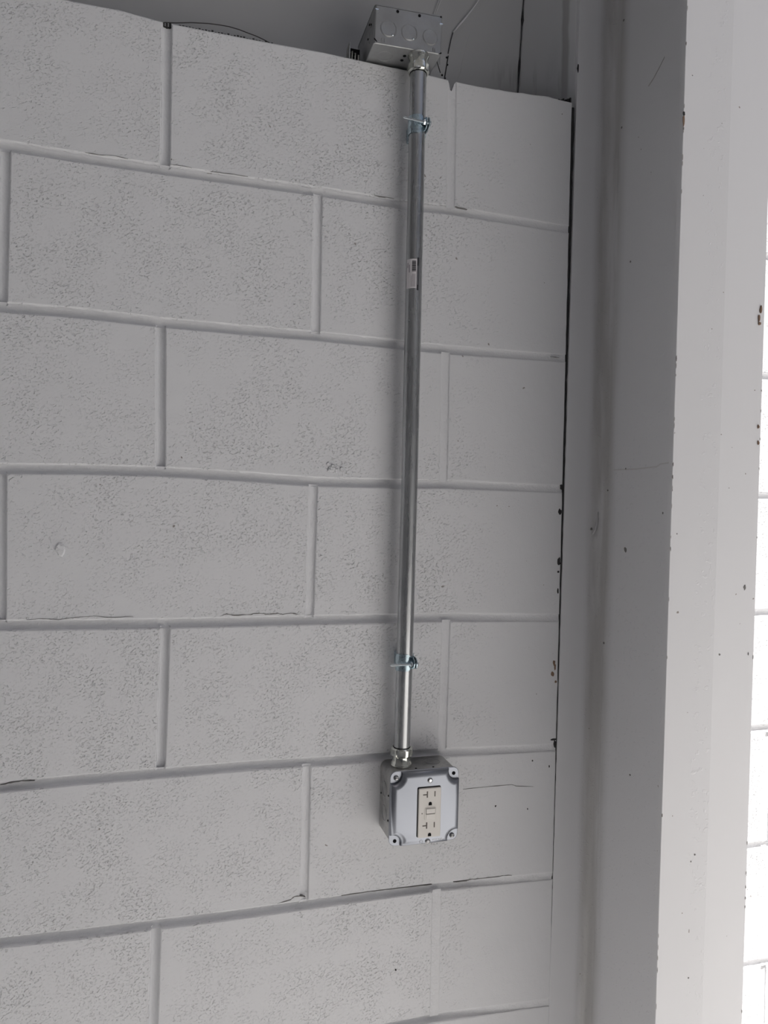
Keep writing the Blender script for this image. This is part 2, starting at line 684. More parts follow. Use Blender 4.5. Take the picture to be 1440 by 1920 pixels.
# rust and dirt marks, popped paint
for i, (x, z, a, b) in enumerate([(.5945, -.0733, .004, .010), (.5925, -.0905, .006, .008), (.5985, -.103, .004, .005), (.5965, -.080, .003, .012)]):
    blob_patch('stain', M_RUST, wall_back, x, -.0002, z, a, b, 40 + i, .0003)
for i, (x, z, a, b) in enumerate([(.5995, .2040, .005, .009), (.5985, .1640, .006, .011), (.5985, .0866, .006, .012), (.598, .0700, .004, .004), (.5970, -.1940, .010, .004), (.5995, -.2010, .005, .012), (.5, -.2905, .003, .003), (.561, -.225, .0025, .003), (.5545, -.300, .002, .003), (.345, -.52, .003, .0035), (.598, .0400, .003, .008), (.5905, -.236, .002, .004)]):
    blob_patch('dirt_spot', M_TAR, wall_back, x, -.0002, z, a, b, 70 + i, .0004)
blob_patch('paint_flake', M_BLOCK, wall_back, -.1254, -.0004, .1004, .012, .017, 5, .0016)
for i in range(7):
    r_ = random.Random(i + 300)
    blob_patch('paint_flake', M_BLOCK, wall_back, .2359 + (r_.random() - .5) * .022, -.0003, .2185 + (r_.random() - .5) * .014, .006, .006, 90 + i, .0018)

# dark sealant line in the slot between wall and column
bm = new()
P = []
n = 170
for i in range(n + 1):
    z = FLOOR_Z + (.80 - FLOOR_Z) * i / n
    P.append((.6032 + .0035 * (z / .8) * .5 + mnoise.noise((1.1, 2.2, z * 40)) * .0006, .004 + mnoise.noise((5.1, 2.2, z * 60)) * .0012, z))
tube(bm, P, [.0030 + .0008 * mnoise.noise((0, 7.7, p[2] * 50)) for p in P], 8)
o = link('joint_sealant', bm, M_TAR, wall_back, smooth=True)
o['label'] = 'dark ragged sealant between block wall and steel column'

# ---------------------------------------------------------------- steel column
LEAN = .006
col = thing('steel_column', 'white painted steel column with wide flanges standing against the block wall', 'column', (.672, -.128, FLOOR_Z))
CZ0, CZ1 = FLOOR_Z, 2.0


def put(bm, loc=(0, 0, 0)):
    for v in bm.verts:
        v.co.x += LEAN * v.co.z
        v.co -= Vector(loc)
    return bm


def col_profile(bm, pts):
    zs = [CZ0 + (CZ1 - CZ0) * i / 40 for i in range(41)]
    loops = []
    for z in zs:
        lp = []
        for (x, y) in pts:
            wx = mnoise.noise((x * 8, y * 8, z * 3.5)) * .0006
            lp.append((x + wx, y + wx, z))
        loops.append(lp)
    rings(bm, loops)


cl = (.672, -.128, FLOOR_Z)
# front flange, its face very slightly bent at the weld line of the web
bm = new()
col_profile(bm, [(.6060, -.2545), (.6064, -.2554), (.6730, -.2582), (.7372, -.2550), (.7378, -.2542), (.7378, -.2482), (.6735, -.2498), (.6060, -.2482)])
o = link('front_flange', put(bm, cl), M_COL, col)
bm = new()
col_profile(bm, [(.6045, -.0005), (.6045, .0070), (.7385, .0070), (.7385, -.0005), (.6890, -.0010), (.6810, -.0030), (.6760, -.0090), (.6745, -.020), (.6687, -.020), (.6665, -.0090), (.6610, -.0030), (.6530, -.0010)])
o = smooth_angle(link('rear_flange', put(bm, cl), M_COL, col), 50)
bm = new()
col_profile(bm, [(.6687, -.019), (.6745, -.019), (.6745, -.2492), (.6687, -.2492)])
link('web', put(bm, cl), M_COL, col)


def chip(name, m, x, y, z, a, b, seed, th=.0005, axis='Y', label=None):
    o = blob_patch(name, m, col, x + LEAN * z - cl[0], y - cl[1], z - cl[2], a, b, seed, th, axis)
    return o


# marks on the web (x is its left face)
for i, (y, z, a, b) in enumerate([(-.0712, .1097, .007, .008), (-.0999, -.2196, .003, .003), (.0, .029, .003, .003), (-.0244, .9345, .005, .004), (-.0275, .7656, .003, .003), (-.0619, .546, .003, .0035), (-.1563, .1663, .003, .004), (-.066, .232, .002, .003), (-.02, .2, .003, .003), (-.022, -.04, .004, .004)]):
    chip('dirt_spot', M_CRACK, .6686, y, z, a, b, i + 1, .0004, 'X')


def web_line(pts, wd):
    bm = new()
    for (a, b) in zip(pts, pts[1:]):
        vs = [bm.verts.new((.6684 + LEAN * q[1], q[0], q[1] + s)) for q, s in ((a, -wd), (b, -wd), (b, wd), (a, wd))]
        bm.faces.new(vs)
        vb = [bm.verts.new((.6692 + LEAN * q[1], q[0], q[1] + s)) for q, s in ((a, -wd), (b, -wd), (b, wd), (a, wd))]
        bm.faces.new((vs[0], vs[1], vb[1], vb[0]))
        bm.faces.new((vs[2], vs[3], vb[3], vb[2]))
    for v in bm.verts:
        v.co -= Vector(cl)
    return link('paint_run', bm, M_RUN, col)


M_RUN = mat('paint_run', (.60, .59, .60), .35)
M_SCR = mat('scuff', (.42, .41, .41), .6)
web_line([(-.03, .2318), (-.0912, .2305), (-.14, .2318), (-.147, .2350), (-.175, .2362)], .0010)
o = web_line([(-.1289, .8159), (-.118, .8075), (-.105, .799), (-.0932, .794)], .0008)
o.data.materials[0] = M_SCR
o.name = 'scuff'
# dented weld at the foot of the web
bm = new()
tube(bm, [(.655, -.0035, .130), (.6595, -.0050, .138), (.6615, -.0058, .150), (.6625, -.006, .166)], [.0018, .0022, .0014, .0006], 8)
for v in bm.verts:
    v.co -= Vector(cl)
link('weld_bead', bm, M_COL, col, smooth=True)
chip('dirt_spot', M_CRACK, .6535, -.0016, .1385, .004, .004, 88, .0005)
chip('dirt_spot', M_TAR, .6050, -.0006, .861, .0028, .014, 391, .0006)
# marks on the front flange
for i, (x, z, a, b) in enumerate([(.7199, .0733, .0045, .0085), (.6159, .141, .003, .003), (.6825, -.0109, .0035, .003), (.7285, -.0118, .002, .005), (.6209, .7082, .002, .002), (.6535, -.2619, .003, .003), (.6488, -.4169, .003, .003), (.69, .2, .002, .002), (.648, -.27, .002, .003)]):
    chip('dent', M_CRACK, x - LEAN * z, -.2555 - .0027 * max(0, 1 - abs(x - LEAN * z - .673) / .065), z, a * .8, b * .8, 120 + i, .0003)
for i, (x, z, a, b, mm) in enumerate([(.7309, .4190, .003, .010, M_RUST), (.7336, .4300, .003, .010, M_RUST), (.7345, .28, .0025, .005, M_RUST), (.7363, .2596, .0025, .005, M_RUST), (.7320, .4120, .005, .004, M_RUST)]):
    chip('paint_chip', mm, min(x, .735) - LEAN * z, -.2562, z, a, b, 150 + i, .0007)
# rusty nick and small chips down the flange's left edge
ED = [(.6505, .0035, .016, M_RUST), (.6600, .0035, .006, M_TAR)]
rr = random.Random(3)
for i in range(34):
    ED.append((-.9 + 1.75 * rr.random(), .0008 + .0006 * rr.random(), .003 + .005 * rr.random(), M_SCR if rr.random() < .6 else M_CRACK))
for i, (z, a, b, mm) in enumerate(ED):
    chip('paint_chip', mm, .6066, -.2555, z, a, b, 200 + i, .0004)
for i in range(12):
    z = -.7 + 1.2 * rr.random()
    chip('paint_chip', M_SCR, .7368, -.2551, z, .0014, .003 + .003 * rr.random(), 260 + i, .0004)

# ---------------------------------------------------------------- siding above the wall
wu = bpy.data.objects.new('wall_upper', None)
C.objects.link(wu)
struct(wu, 'dark grey metal siding panels above the top of the block wall')
SY = .10


def siding(x0, x1, y, ribs=()):
    bm = new()
    pr = [(x0, y + .004), (x0 + .003, y)]
    for r in ribs:
        pr += [(r - .030, y), (r - .018, y - .012), (r + .018, y - .012), (r + .030, y)]
    pr += [(x1 - .003, y), (x1, y + .004)]
    loops = [[(px, py, .60) for px, py in pr], [(px + (.06 - 0) * 0, py, 2.0) for px, py in pr]]
    lo = [[(px + .042 * (z - .86), py + mnoise.noise((px * 5, z * 4, 1)) * .0006, z) for px, py in pr] for z in [.60 + .1 * i for i in range(15)]]
    rings(bm, lo, False, False, closed=False)
    o = link('panel', bm, M_SIDE, wu)
    md = o.modifiers.new('solid', 'SOLIDIFY')
    md.thickness = .0012
    md.offset = 1
    return o


siding(-1.5, -.36, SY)
siding(-.358, .555, SY)
siding(.5562, 1.45, SY + .0025)
siding(1.452, 2.3, SY)
# the open seam between two panels, dark with grime
bm = new()
P = [(.5556 + .042 * (z - .86) + mnoise.noise((z * 60, 2, 2)) * .0005, SY - .0005, z) for z in [.60 + .01 * i for i in range(141)]]
wds = []
for p in P:
    z = p[2]
    wd = .0008
    wd += .0022 * math.exp(-((z - .992) / .008) ** 2) + .0016 * math.exp(-((z - .915) / .007) ** 2) + .0008 * math.exp(-((z - .90) / .010) ** 2)
    wds.append(wd)
tube(bm, P, wds, 6)
link('seam', bm, M_TAR, wu)
# narrow crease beside the cord
bm = new()
tube(bm, [(.505, SY + .0004, 1.06), (.478, SY + .0002, .985), (.462, SY, .93), (.448, SY, .868), (.44, SY, .80)], .0015, 8)
link('crease', bm, M_SIDE, wu, smooth=True)
# backing behind siding
bm = new()
box(bm, (-1.5, SY + .012, .55), (2.3, SY + .05, 2.0))
link('backing', bm, M_TAR, wu)

# ---------------------------------------------------------------- floor, and roof and walls added outside the frame to shape the shade
bm = new()
box(bm, (-14, -16, FLOOR_Z - .1), (14, .4, FLOOR_Z))
struct(link('floor', bm, M_FLOOR), 'sunlit concrete slab in front of the wall', 'floor')
ROOF_Z = 2.0
ROOF_X = .87
ROOF_Y = -1.12
bm = new()
box(bm, (-5.0, -7.0, ROOF_Z), (.45, -1.50, ROOF_Z + .12))  # added deep canopy part; the gap before it lets a sun strip through
box(bm, (-5.0, ROOF_Y, ROOF_Z), (ROOF_X, .35, ROOF_Z + .12))
struct(link('shade_canopy', bm, M_ROOF), 'unseen canopy roof added and split to shade the wall left of the column', 'shade_canopy')
bm = new()
box(bm, (-1.60, -7.0, FLOOR_Z), (-1.46, .2, ROOF_Z))  # added out of view to darken light from the left
struct(link('shade_wall_left', bm, M_SHADEWALL), 'unseen dark wall added on the left to cut side light')
bm = new()
box(bm, (-14, -7.3, FLOOR_Z), (14, -7.0, 4.6))  # added out of view to hold back sky light from the front
struct(link('sky_block_wall', bm, M_OPP), 'unseen wall added opposite the block wall to block low sky')

# ---------------------------------------------------------------- outlet box
BX, BZ = .3638, -.2555
ob = thing('outlet_box', 'square galvanised outlet box with raised cover and beige receptacle, low on the wall', 'outlet box', (BX, 0, BZ))


def rel(bm, loc):
    for v in bm.verts:
        v.co -= Vector(loc)
    return bm


L0 = (BX, 0, BZ)
o2 = rrect(.1005, .1025, .010, 6)
bm = new()
rings(bm, [outline_xz(rrect(.1005, .1025, .010, 6, .0015), BX, BZ, -.0010), outline_xz(o2, BX, BZ, -.0030), outline_xz(o2, BX, BZ, -.0545)])
smooth_angle(link('box_body', rel(bm, L0), M_BOX, ob), 40)


def notched(half_w, half_h, r, inset, seg=8, rc=.006):
    """square outline with concave quarter-circle notches at its corners"""
    a, b = half_w - inset, half_h - inset
    R = r + inset
    out = []
    cor = [(1, 1), (-1, 1), (-1, -1), (1, -1)]
    for i, (sx_, sz_) in enumerate(cor):
        cx, cz = sx_ * (half_w - .0035), sz_ * (half_h - .0035)
        pts = []
        # circle around the corner centre clipped to the square's sides
        dx = math.acos(max(-1, min(1, (a - abs(cx)) / R)))
        dz = math.acos(max(-1, min(1, (b - abs(cz)) / R)))
        # angles measured from inward diagonal: from side x to side z
        a0 = PI + (-PI / 2 + (PI / 2 - 0) * 0)
        # start on the x side (x = a, below corner), end on the z side
        t0 = -(dx)            # direction angle in local frame where +x is outward
        t1 = PI + (PI - (PI / 2 + 0)) * 0
        ang0 = -dx
        ang1 = -(2 * PI - (PI / 2 + (PI / 2 - (PI / 2 - dz)))) if False else -(1.5 * PI - dz)
        for k in range(seg + 1):
            t = ang0 + (ang1 - ang0) * k / seg
            u, v = math.cos(t) * R, math.sin(t) * R
            pts.append((cx + sx_ * u, cz + sz_ * v))
        if i % 2 == 1:
            pts = pts[::-1]
        out += pts
    return out


# flat corners of the cover
bm = new()
rings(bm, [outline_xz(rrect(.1025, .1045, .009, 6), BX, BZ, -.0540), outline_xz(rrect(.1025, .1045, .009, 6), BX, BZ, -.0553),
           outline_xz(rrect(.1025, .1045, .009, 6, .0006), BX, BZ, -.0558)])
cv = smooth_angle(link('cover', rel(bm, L0), M_COVER, ob), 30)
cv['label'] = 'brighter square zinc cover plate'
bm = new()
hw_, hh_ = .0508, .0518
rings(bm, [outline_xz(notched(hw_, hh_, .0125, 0), BX, BZ, -.0552), outline_xz(notched(hw_, hh_, .0125, .0003), BX, BZ, -.0590),
           outline_xz(notched(hw_, hh_, .0125, .0010), BX, BZ, -.0606), outline_xz(notched(hw_, hh_, .0125, .0022), BX, BZ, -.0619),
           outline_xz(notched(hw_, hh_, .0125, .0048), BX, BZ, -.0634), outline_xz(notched(hw_, hh_, .0125, .0070), BX, BZ, -.0640), outline_xz(notched(hw_, hh_, .0125, .0082), BX, BZ, -.0641)], False, True)
rc_ = smooth_angle(link('raised_face', rel(bm, L0), M_COVER, cv), 75)


def disc(name, m, parent, c, r, y0, y1, loc, n=20, smooth=False, prof=None):
    bm = new()
    lathe(bm, prof or [(r, y0), (r, y1)], n, (c[0], 0, c[1]), 'Y')
    return link(name, rel(bm, loc), m, parent, smooth=smooth)


def hexring(name, m, parent, c, r, y0, y1, loc):
    bm = new()
    lathe(bm, [(r, y0), (r, y1)], 6, (c[0], 0, c[1]), 'Y')
    return link(name, rel(bm, loc), m, parent)


# corner screws and empty corner holes
for (cx, cz) in ((.3212, -.2122), (.4066, -.3010)):
    bm = new()
    lathe(bm, [(.0036, -.0555), (.0036, -.0568), (.0030, -.0580), (.0016, -.0586)], 20, (cx, 0, cz), 'Y')
    sc = smooth_angle(link('corner_screw', rel(bm, L0), M_SCREW, ob), 40)
    bm = new()
    box(bm, (cx - .0026, -.0588, cz - .0004), (cx + .0026, -.0575, cz + .0004))
    link('screw_slot', rel(bm, L0), M_DARK, sc)
for (cx, cz) in ((.4072, -.2122), (.3212, -.3008)):
    disc('corner_hole', M_DARK, ob, (cx, cz), .0026, -.0540, -.0562, L0)
for (cx, cz) in ((.3687, -.2165), (.3672, -.3022)):
    bm = new()
    lathe(bm, [(.0038, -.0635), (.0038, -.0646), (.0030, -.0654), (.0014, -.0656)], 20, (cx, 0, cz), 'Y')
    sc = smooth_angle(link('plate_screw', rel(bm, L0), M_SCREW, cv), 40)
bm = new()
lathe(bm, [(.0017, -.0650), (.0017, -.0659)], 16, (.3690, 0, -.2162), 'Y')
link('screw_glint', rel(bm, L0), M_BOLT, ob)
# embossed ring and short worn mark at the bottom of the cover
bm = new()
tube(bm, [(.3575 + .0024 * math.cos(t * PI / 10), -.0641, -.3018 + .0024 * math.sin(t * PI / 10)) for t in range(21)], .00025, 6)
link('embossed_ring', rel(bm, L0), M_SMUDGE, cv, smooth=True)
bm = new()
for i in range(5):
    x = .3745 + i * .0030
    box(bm, (x, -.06425, -.3014 + .0002 * (i % 2)), (x + .0020, -.0640, -.3000 + .0003 * ((i * 7) % 3)))
link('embossed_mark', rel(bm, L0), M_SMUDGE, cv)

# side and top knockouts
for (y, z) in ((-.027, -.238), (-.027, -.272)):
    bm = new()
    tube(bm, [(BX - .0503, y + .0105 * math.cos(t * PI / 12), z + .0105 * math.sin(t * PI / 12)) for t in range(25)], .0005, 6)
    link('knockout_ring', rel(bm, L0), M_SCREW, ob)
for (y, z) in ((-.047, -.2400), (-.047, -.275), (-.010, -.250)):
    bm = new()
    lathe(bm, [(.0013, -.0008), (.0013, .0006)], 12, (BX - .0503, y, z), 'X')
    link('side_hole', rel(bm, L0), M_DARK, ob)
TZ = BZ + .05125
for (x, y) in ((.353, -.0475), (.379, -.0475)):
    bm = new()
    lathe(bm, [(.0016, -.0006), (.0016, .0004)], 14, (x, y, TZ), 'Z')
    link('top_hole', rel(bm, L0), M_DARK, ob)
bm = new()
tube(bm, [(.385 + .011 * math.cos(t * PI / 12), -.026 + .011 * math.sin(t * PI / 12), TZ + .0001) for t in range(25)], .0005, 6)
link('knockout_ring', rel(bm, L0), M_SCREW, ob)

# receptacle
RX0, RX1, RZ0, RZ1 = .3516, .3848, -.2954, -.2262
bm = new()
o3 = rrect(RX1 - RX0, RZ1 - RZ0, .0016, 3)
rcx, rcz = (RX0 + RX1) / 2, (RZ0 + RZ1) / 2
rings(bm, [outline_xz(o3, rcx, rcz, -.0600), outline_xz(o3, rcx, rcz, -.0664), outline_xz(rrect(RX1 - RX0, RZ1 - RZ0, .0016, 3, .0007), rcx, rcz, -.0671)])
rec = smooth_angle(link('receptacle', rel(bm, L0), M_BEIGE, ob), 35)
rec['label'] = 'beige rectangular receptacle with slots and two buttons'
bm = new()
o4 = rrect(RX1 - RX0 + .0014, RZ1 - RZ0 + .0012, .002, 3)
rings(bm, [outline_xz(o4, rcx - .0007, rcz + .0009, -.0635), outline_xz(o4, rcx - .0007, rcz + .0009, -.06425)])  # dark plate standing in for the shadow along receptacle's left and top edges
link('gap_shadow', rel(bm, L0), M_DARK, cv)


def slot(name, m, a, b, y=-.0673):
    bm = new()
    box(bm, (a[0], y, a[1]), (b[0], -.0660, b[1]))
    return link(name, rel(bm, L0), m, rec)


for dz in (0.0, -.0435):
    bm = new()
    x, z = .3640, -.2344 + dz
    box(bm, (x - .0009, -.0673, z - .0048), (x + .0009, -.0660, z + .0040))
    box(bm, (x - .0062, -.0673, z - .0014), (x - .0010, -.0660, z + .0002))
    link('t_slot', rel(bm, L0), M_SLOT, rec)
    slot('slot', M_SLOT, (.3745, z - .0040), (.3761, z + .0034))
    bm = new()
    gx, gz = .3686, -.2478 + dz
    lp = [(gx + .0024 * math.cos(t * PI / 8), -.0660, gz + .0024 * math.sin(t * PI / 8)) for t in range(9)] + [(gx - .0024, -.0660, gz - .0026), (gx + .0024, -.0660, gz - .0026)]
    rings(bm, [lp, [(a, -.0673, c) for a, b, c in lp]])
    link('ground_hole', rel(bm, L0), M_DARK, rec)
# frame round the test and reset buttons
bm = new()
fr = rrect(.0175, .0185, .003, 4)
rings(bm, [outline_xz(fr, .3690, -.2622, -.0665), outline_xz(fr, .3690, -.2622, -.0674), outline_xz(rrect(.0175, .0185, .003, 4, .0005), .3690, -.2622, -.0676)])
link('button_frame', rel(bm, L0), M_BEIGE, rec)
for (z0, z1, hh) in ((-.2612, -.2545, .0690), (-.2692, -.2625, .0682)):
    bm = new()
    box(bm, (.3625, -hh, z0), (.3758, -.0670, z1))
    bevel(link('button', rel(bm, L0), M_BEIGE2, rec), .0005, 2)
bm = new()
box(bm, (.3622, -.0677, -.2623), (.3762, -.0672, -.2612))
box(bm, (.3759, -.0677, -.2612), (.3764, -.0672, -.2545))
link('button_gap', rel(bm, L0), M_SLOT, rec)
disc('indicator_light', M_SLOT, rec, (.3568, -.2610), .0008, -.0665, -.0675, L0, 10)

# ---------------------------------------------------------------- conduit
PR = .0117
PX = [(-.205, .3365), (-.055, .3378), (.205, .3390), (.50, .3384), (.74, .3378), (.815, .3378)]


def pipe_x(z):
    return interp([(a, b) for a, b in PX], z, .3378)


cd = thing('conduit', 'long galvanised steel conduit pipe running vertically down the block wall', 'pipe', (.3378, -.03, -.20))
LC = (.3378, -.03, -.20)
bm = new()
zs = [-.196 + (.800 + .196) * i / 48 for i in range(49)]
rings(bm, [[(pipe_x(z) + PR * math.cos(2 * PI * k / 48), -.03 + PR * math.sin(2 * PI * k / 48), z) for k in range(48)] for z in zs])
smooth_angle(link('pipe', rel(bm, LC), M_PIPE, cd), 50)


def patch(name, m, parent, a0, a1, z0, z1, r, loc, seg=8, thick=.00015):
    """a curved piece of sticker wrapped on the pipe; angles in degrees, 0 = +x, -90 = towards the viewer"""
    bm = new()
    A = [math.radians(a0 + (a1 - a0) * i / seg) for i in range(seg + 1)]
    zc = pipe_x((z0 + z1) / 2)
    pl = lambda z, rad: [(zc + rad * math.cos(a), -.03 + rad * math.sin(a), z) for a in A]
    lo = [pl(z0, r - .0001) + pl(z0, r + thick)[::-1], pl(z1, r - .0001) + pl(z1, r + thick)[::-1]]
    rings(bm, lo)
    return link(name, rel(bm, loc), m, parent)


st = patch('sticker', M_LABEL, cd, -168, -88, .4765, .5180, PR, LC, 14)
st['label'] = 'white barcode price sticker with black side bar'
r1 = PR + .00018
patch('black_bar', M_INK, st, -87, -73, .5085, .5200, PR + .0001, LC, 3)
patch('black_bar', M_INK, st, -87, -83, .4800, .5085, PR + .0001, LC, 2)
patch('black_bar', M_INK, st, -78, -73, .4800, .5085, PR + .0001, LC, 2)
patch('black_bar', M_INK, st, -87, -73, .4740, .4815, PR + .0001, LC, 3)
z = .5150
for i, wz in enumerate([.0010, .0005, .0012, .0006, .0008, .0014, .0005, .0010, .0006, .0016, .0008, .0005]):
    patch('barcode_bar', M_INK, st, -122, -95, z - wz, z, r1, LC, 5)
    z -= wz + .0004
for i, a in enumerate((-128, -120, -113, -107, -101)):
    patch('printed_line', M_INK2, st, a, a + 2.6, .4785, .4965 - .002 * (i == 0), r1, LC, 1)
patch('printed_line', M_INK2, st, -160, -153, .5060, .5130, r1, LC, 2)
patch('printed_line', M_INK2, st, -145, -138, .4990, .5100, r1, LC, 2)


# ---------------------------------------------------------------- compression connectors
def connector(name, label, z0, up):
    """z0: face of the box, up=+1 leaves the box upwards, -1 downwards"""
    x = pipe_x(z0 + .02 * up)
    loc = (x, -.03, z0)
    t = thing(name, label, 'pipe fitting', loc, None)
    f = lambda pr: [(r, h * up) for r, h in pr]
    bm = new()
    lathe(bm, f([(.0130, .0002), (.0151, .0006), (.0155, .0020), (.0150, .0042), (.0138, .0062), (.0131, .0085), (.0129, .0130), (.0127, .0160)]), 40, (0, 0, 0))
    smooth_angle(link('connector_body', bm, M_FIT, t), 40)
    # six-sided nut with rounded flats
    bm = new()
    loops = []
    for h, k, rr_ in ((.0135, 0.0, .0136), (.0150, .5, .0152), (.0168, 1.0, .0158), (.0225, 1.0, .0158), (.0245, .6, .0153), (.0262, .0, .0143), (.0266, .0, .0126)):
        lp = []
        for i in range(60):
            a = 2 * PI * i / 60
            s = (a + .28) % (PI / 3) - PI / 6
            hexr = .0146 / math.cos(s)
            r = rr_ * (1 - k) + min(hexr, .0160) * k
            lp.append((r * math.cos(a), r * math.sin(a), h * up))
        loops.append(lp)
    rings(bm, loops)
    smooth_angle(link('compression_nut', bm, M_FIT, t), 18)
    bm = new()
    lathe(bm, f([(.0123, .0262), (.0124, .0271), (.0119, .0273)]), 32, (0, 0, 0))
    link('dark_lip', bm, M_DARK, t)
    return t


connector('conduit_connector', 'shiny zinc compression connector on top of the outlet box', TZ, 1)
UZ0 = .8110
connector('conduit_connector', 'shiny zinc compression connector under the upper junction box', UZ0, -1)


# ---------------------------------------------------------------- pipe straps
def strap(z0, z1, zb, tilt, label, seed):
    zc = (z0 + z1) / 2
    x = pipe_x(zc)
    loc = (x, -.03, zc)
    t = thing('pipe_strap', label, 'pipe strap', loc, 'bluish zinc pipe straps on the conduit')
    hh = (z1 - z0) / 2
    th = .0013
    bm = new()
    R0, R1 = PR + .0002, PR + .0002 + th
    a0, a1 = math.radians(-52), math.radians(-52 - 352 + 18)
    n = 40
    secs = []
    for i in range(n + 1):
        a = a0 + (a1 - a0) * i / n
        ca, sa = math.cos(a), math.sin(a)
        fr = i / n
        # the band narrows towards its two ears
        nar = hh * (1 - .30 * sstep(.12, 0, fr) - .30 * sstep(.88, 1, fr))
        secs.append([(R0 * ca, R0 * sa, -nar), (R1 * ca, R1 * sa, -nar), (R1 * ca, R1 * sa, nar), (R0 * ca, R0 * sa, nar)])
    rings(bm, secs)
    smooth_angle(link('band', bm, M_STRAP, t), 40)
    # two ears standing off the pipe at its front right
    for s, ex in ((1, .0074), (-1, .0112)):
        bm = new()
        oy = -.0095 if s == 1 else -.0070
        lp = []
        for k in range(13):
            a = PI / 2 + PI * k / 12
            lp.append((ex, -.0175 + .0062 * math.sin(a - PI / 2) * -1 * 0 - .0055 * math.cos(a - PI / 2), (hh * .62) * math.sin(a - PI / 2) * -1 if False else (hh * .62) * math.cos(a)))
        pts = [(ex, oy, -hh * .7), (ex, -.0165, -hh * .66), (ex, -.0205, -hh * .45), (ex, -.0222, 0.0), (ex, -.0205, hh * .45), (ex, -.0165, hh * .66), (ex, oy, hh * .7)]
        rings(bm, [[(px, py, pz) for px, py, pz in pts], [(px + .0013, py, pz) for px, py, pz in pts]])
        bevel(link('ear', bm, M_STRAP, t), .0003, 1)
    # clamp bolt across the front, pointing left
    ax = zb - zc
    bm = new()
    pts = [(-.0262, -.0170, ax + tilt), (-.0255, -.0170, ax + tilt * .97), (.0125, -.0165, ax)]
    tube(bm, pts, [.0012, .0016, .0016], 14)
    # thread turns
    bl = smooth_angle(link('bolt', bm, M_BOLT, t), 40)
    bm = new()
    for i in range(30):
        u = i / 30
        xx = -.0250 + .029 * u
        zz = ax + tilt * (1 - u * .78)
        lathe(bm, [(.0015, -.0004), (.0017, 0), (.0015, .0004)], 12, (xx, -.0169, zz), 'X', cap=False)
    link('thread', bm, M_BOLT, bl)
    bm = new()
    lathe(bm, [(.0036, .0), (.0040, .0006), (.0040, .0028), (.0034, .0034)], 6, (.0036, -.0166, ax + tilt * .22), 'X', rot=.3)
    link('nut', bm, M_BOLT, t)
    bm = new()
    lathe(bm, [(.0042, .0), (.0042, .0006), (.0034, .0020), (.0016, .0027)], 20, (.0125, -.0165, ax), 'X')
    smooth_angle(link('bolt_head', bm, M_BOLT, t), 40)
    # foot to the wall
    bm = new()
    box(bm, (-.0065, PR + .0005, -hh * .8), (.0065, .0300, hh * .8))
    link('foot', bm, M_STRAP, t)
    return t


strap(.6960, .7215, .7085, .0022, 'bluish zinc pipe strap with clamp bolt, just under the upper junction box', 1)
strap(-.0670, -.0430, -.0560, -.0002, 'bluish zinc pipe strap with clamp bolt, just above the outlet box', 2)

# ---------------------------------------------------------------- upper junction box
UX0, UX1 = .2680, .3680
UY0, UY1 = -.0400, .0620
UZ1 = .8655
ub = thing('junction_box', 'galvanised junction box with round knockouts resting on top of the block wall', 'junction box', (.3185, 0, UZ0))
LU = (.318, 0, UZ0)
rr2 = rrect(UX1 - UX0, UY1 - UY0, .0035, 3)
cxu, cyu = (UX0 + UX1) / 2, (UY0 + UY1) / 2
bm = new()


def oxy(o2, z, k=0.0):
    return [(cxu + u + .02 * (z - UZ0), cyu + v, z + k * u) for u, v in o2]


TL_ = .032
rings(bm, [oxy(rrect(UX1 - UX0, UY1 - UY0, .0035, 3, .0008), UZ0, TL_), oxy(rr2, UZ0 + .0008, TL_), oxy(rr2, UZ1 - .002, TL_), oxy(rrect(UX1 - UX0, UY1 - UY0, .0035, 3, .0006), UZ1 - .0012, TL_)])
smooth_angle(link('box_body', rel(bm, LU), M_BOXU, ub), 30)
bm = new()
rings(bm, [oxy(rrect(UX1 - UX0 + .0006, UY1 - UY0 + .0006, .0038, 3), UZ1 - .0012, TL_), oxy(rrect(UX1 - UX0 + .0006, UY1 - UY0 + .0006, .0038, 3), UZ1, TL_)])
link('lid', rel(bm, LU), M_BOXU, ub)
YF = UY0


def circ(cx, cz, r, y, n=28, a0=0, a1=2 * PI):
    return [(cx + r * math.cos(a0 + (a1 - a0) * t / n), y, cz + r * math.sin(a0 + (a1 - a0) * t / n)) for t in range(n + 1)]


for i, (x, z) in enumerate(((.2885, .8330), (.3190, .8338), (.3505, .8335))):
    bm = new()
    tube(bm, circ(x, z, .0112, YF - .0001 + (.0003 if i == 2 else 0)), .00055, 6)
    if i < 2:
        tube(bm, circ(x - .0004, z, .0128, YF, 14, -.9, .9), .0004, 6)
    link('knockout_ring', rel(bm, LU), M_BOXU, ub, smooth=True)
    bm = new()
    lathe(bm, [(.0108, 0), (.0108, -.0004), (.0102, -.0008)], 28, (x, YF, z), 'Y')
    link('knockout', rel(bm, LU), M_BOXU, ub)
    if i < 2:
        bm = new()
        tube(bm, [(x + .0045, YF - .0008, z - .0078), (x + .0080, YF - .0010, z - .0084)], .0011, 8)
        link('knockout_tab', rel(bm, LU), M_BOLT, ub, smooth=True)
for (x, z) in ((.3016, .8598), (.3339, .8606)):
    disc('screw_hole', M_DARK, ub, (x, z), .0021, YF + .001, YF - .0004, LU)
for (x, z) in ((.3660, .8655),):
    disc('screw_hole', M_DARK, ub, (x, z), .0012, YF + .001, YF - .0004, LU)
for (x, z, a) in ((.2716, .8565, 0), (.3664, .8555, 0)):
    bm = new()
    box(bm, (x - .0022, YF - .0010, z - .0006), (x + .0022, YF + .0005, z + .0006))
    link('corner_tab', rel(bm, LU), M_BOLT, ub)
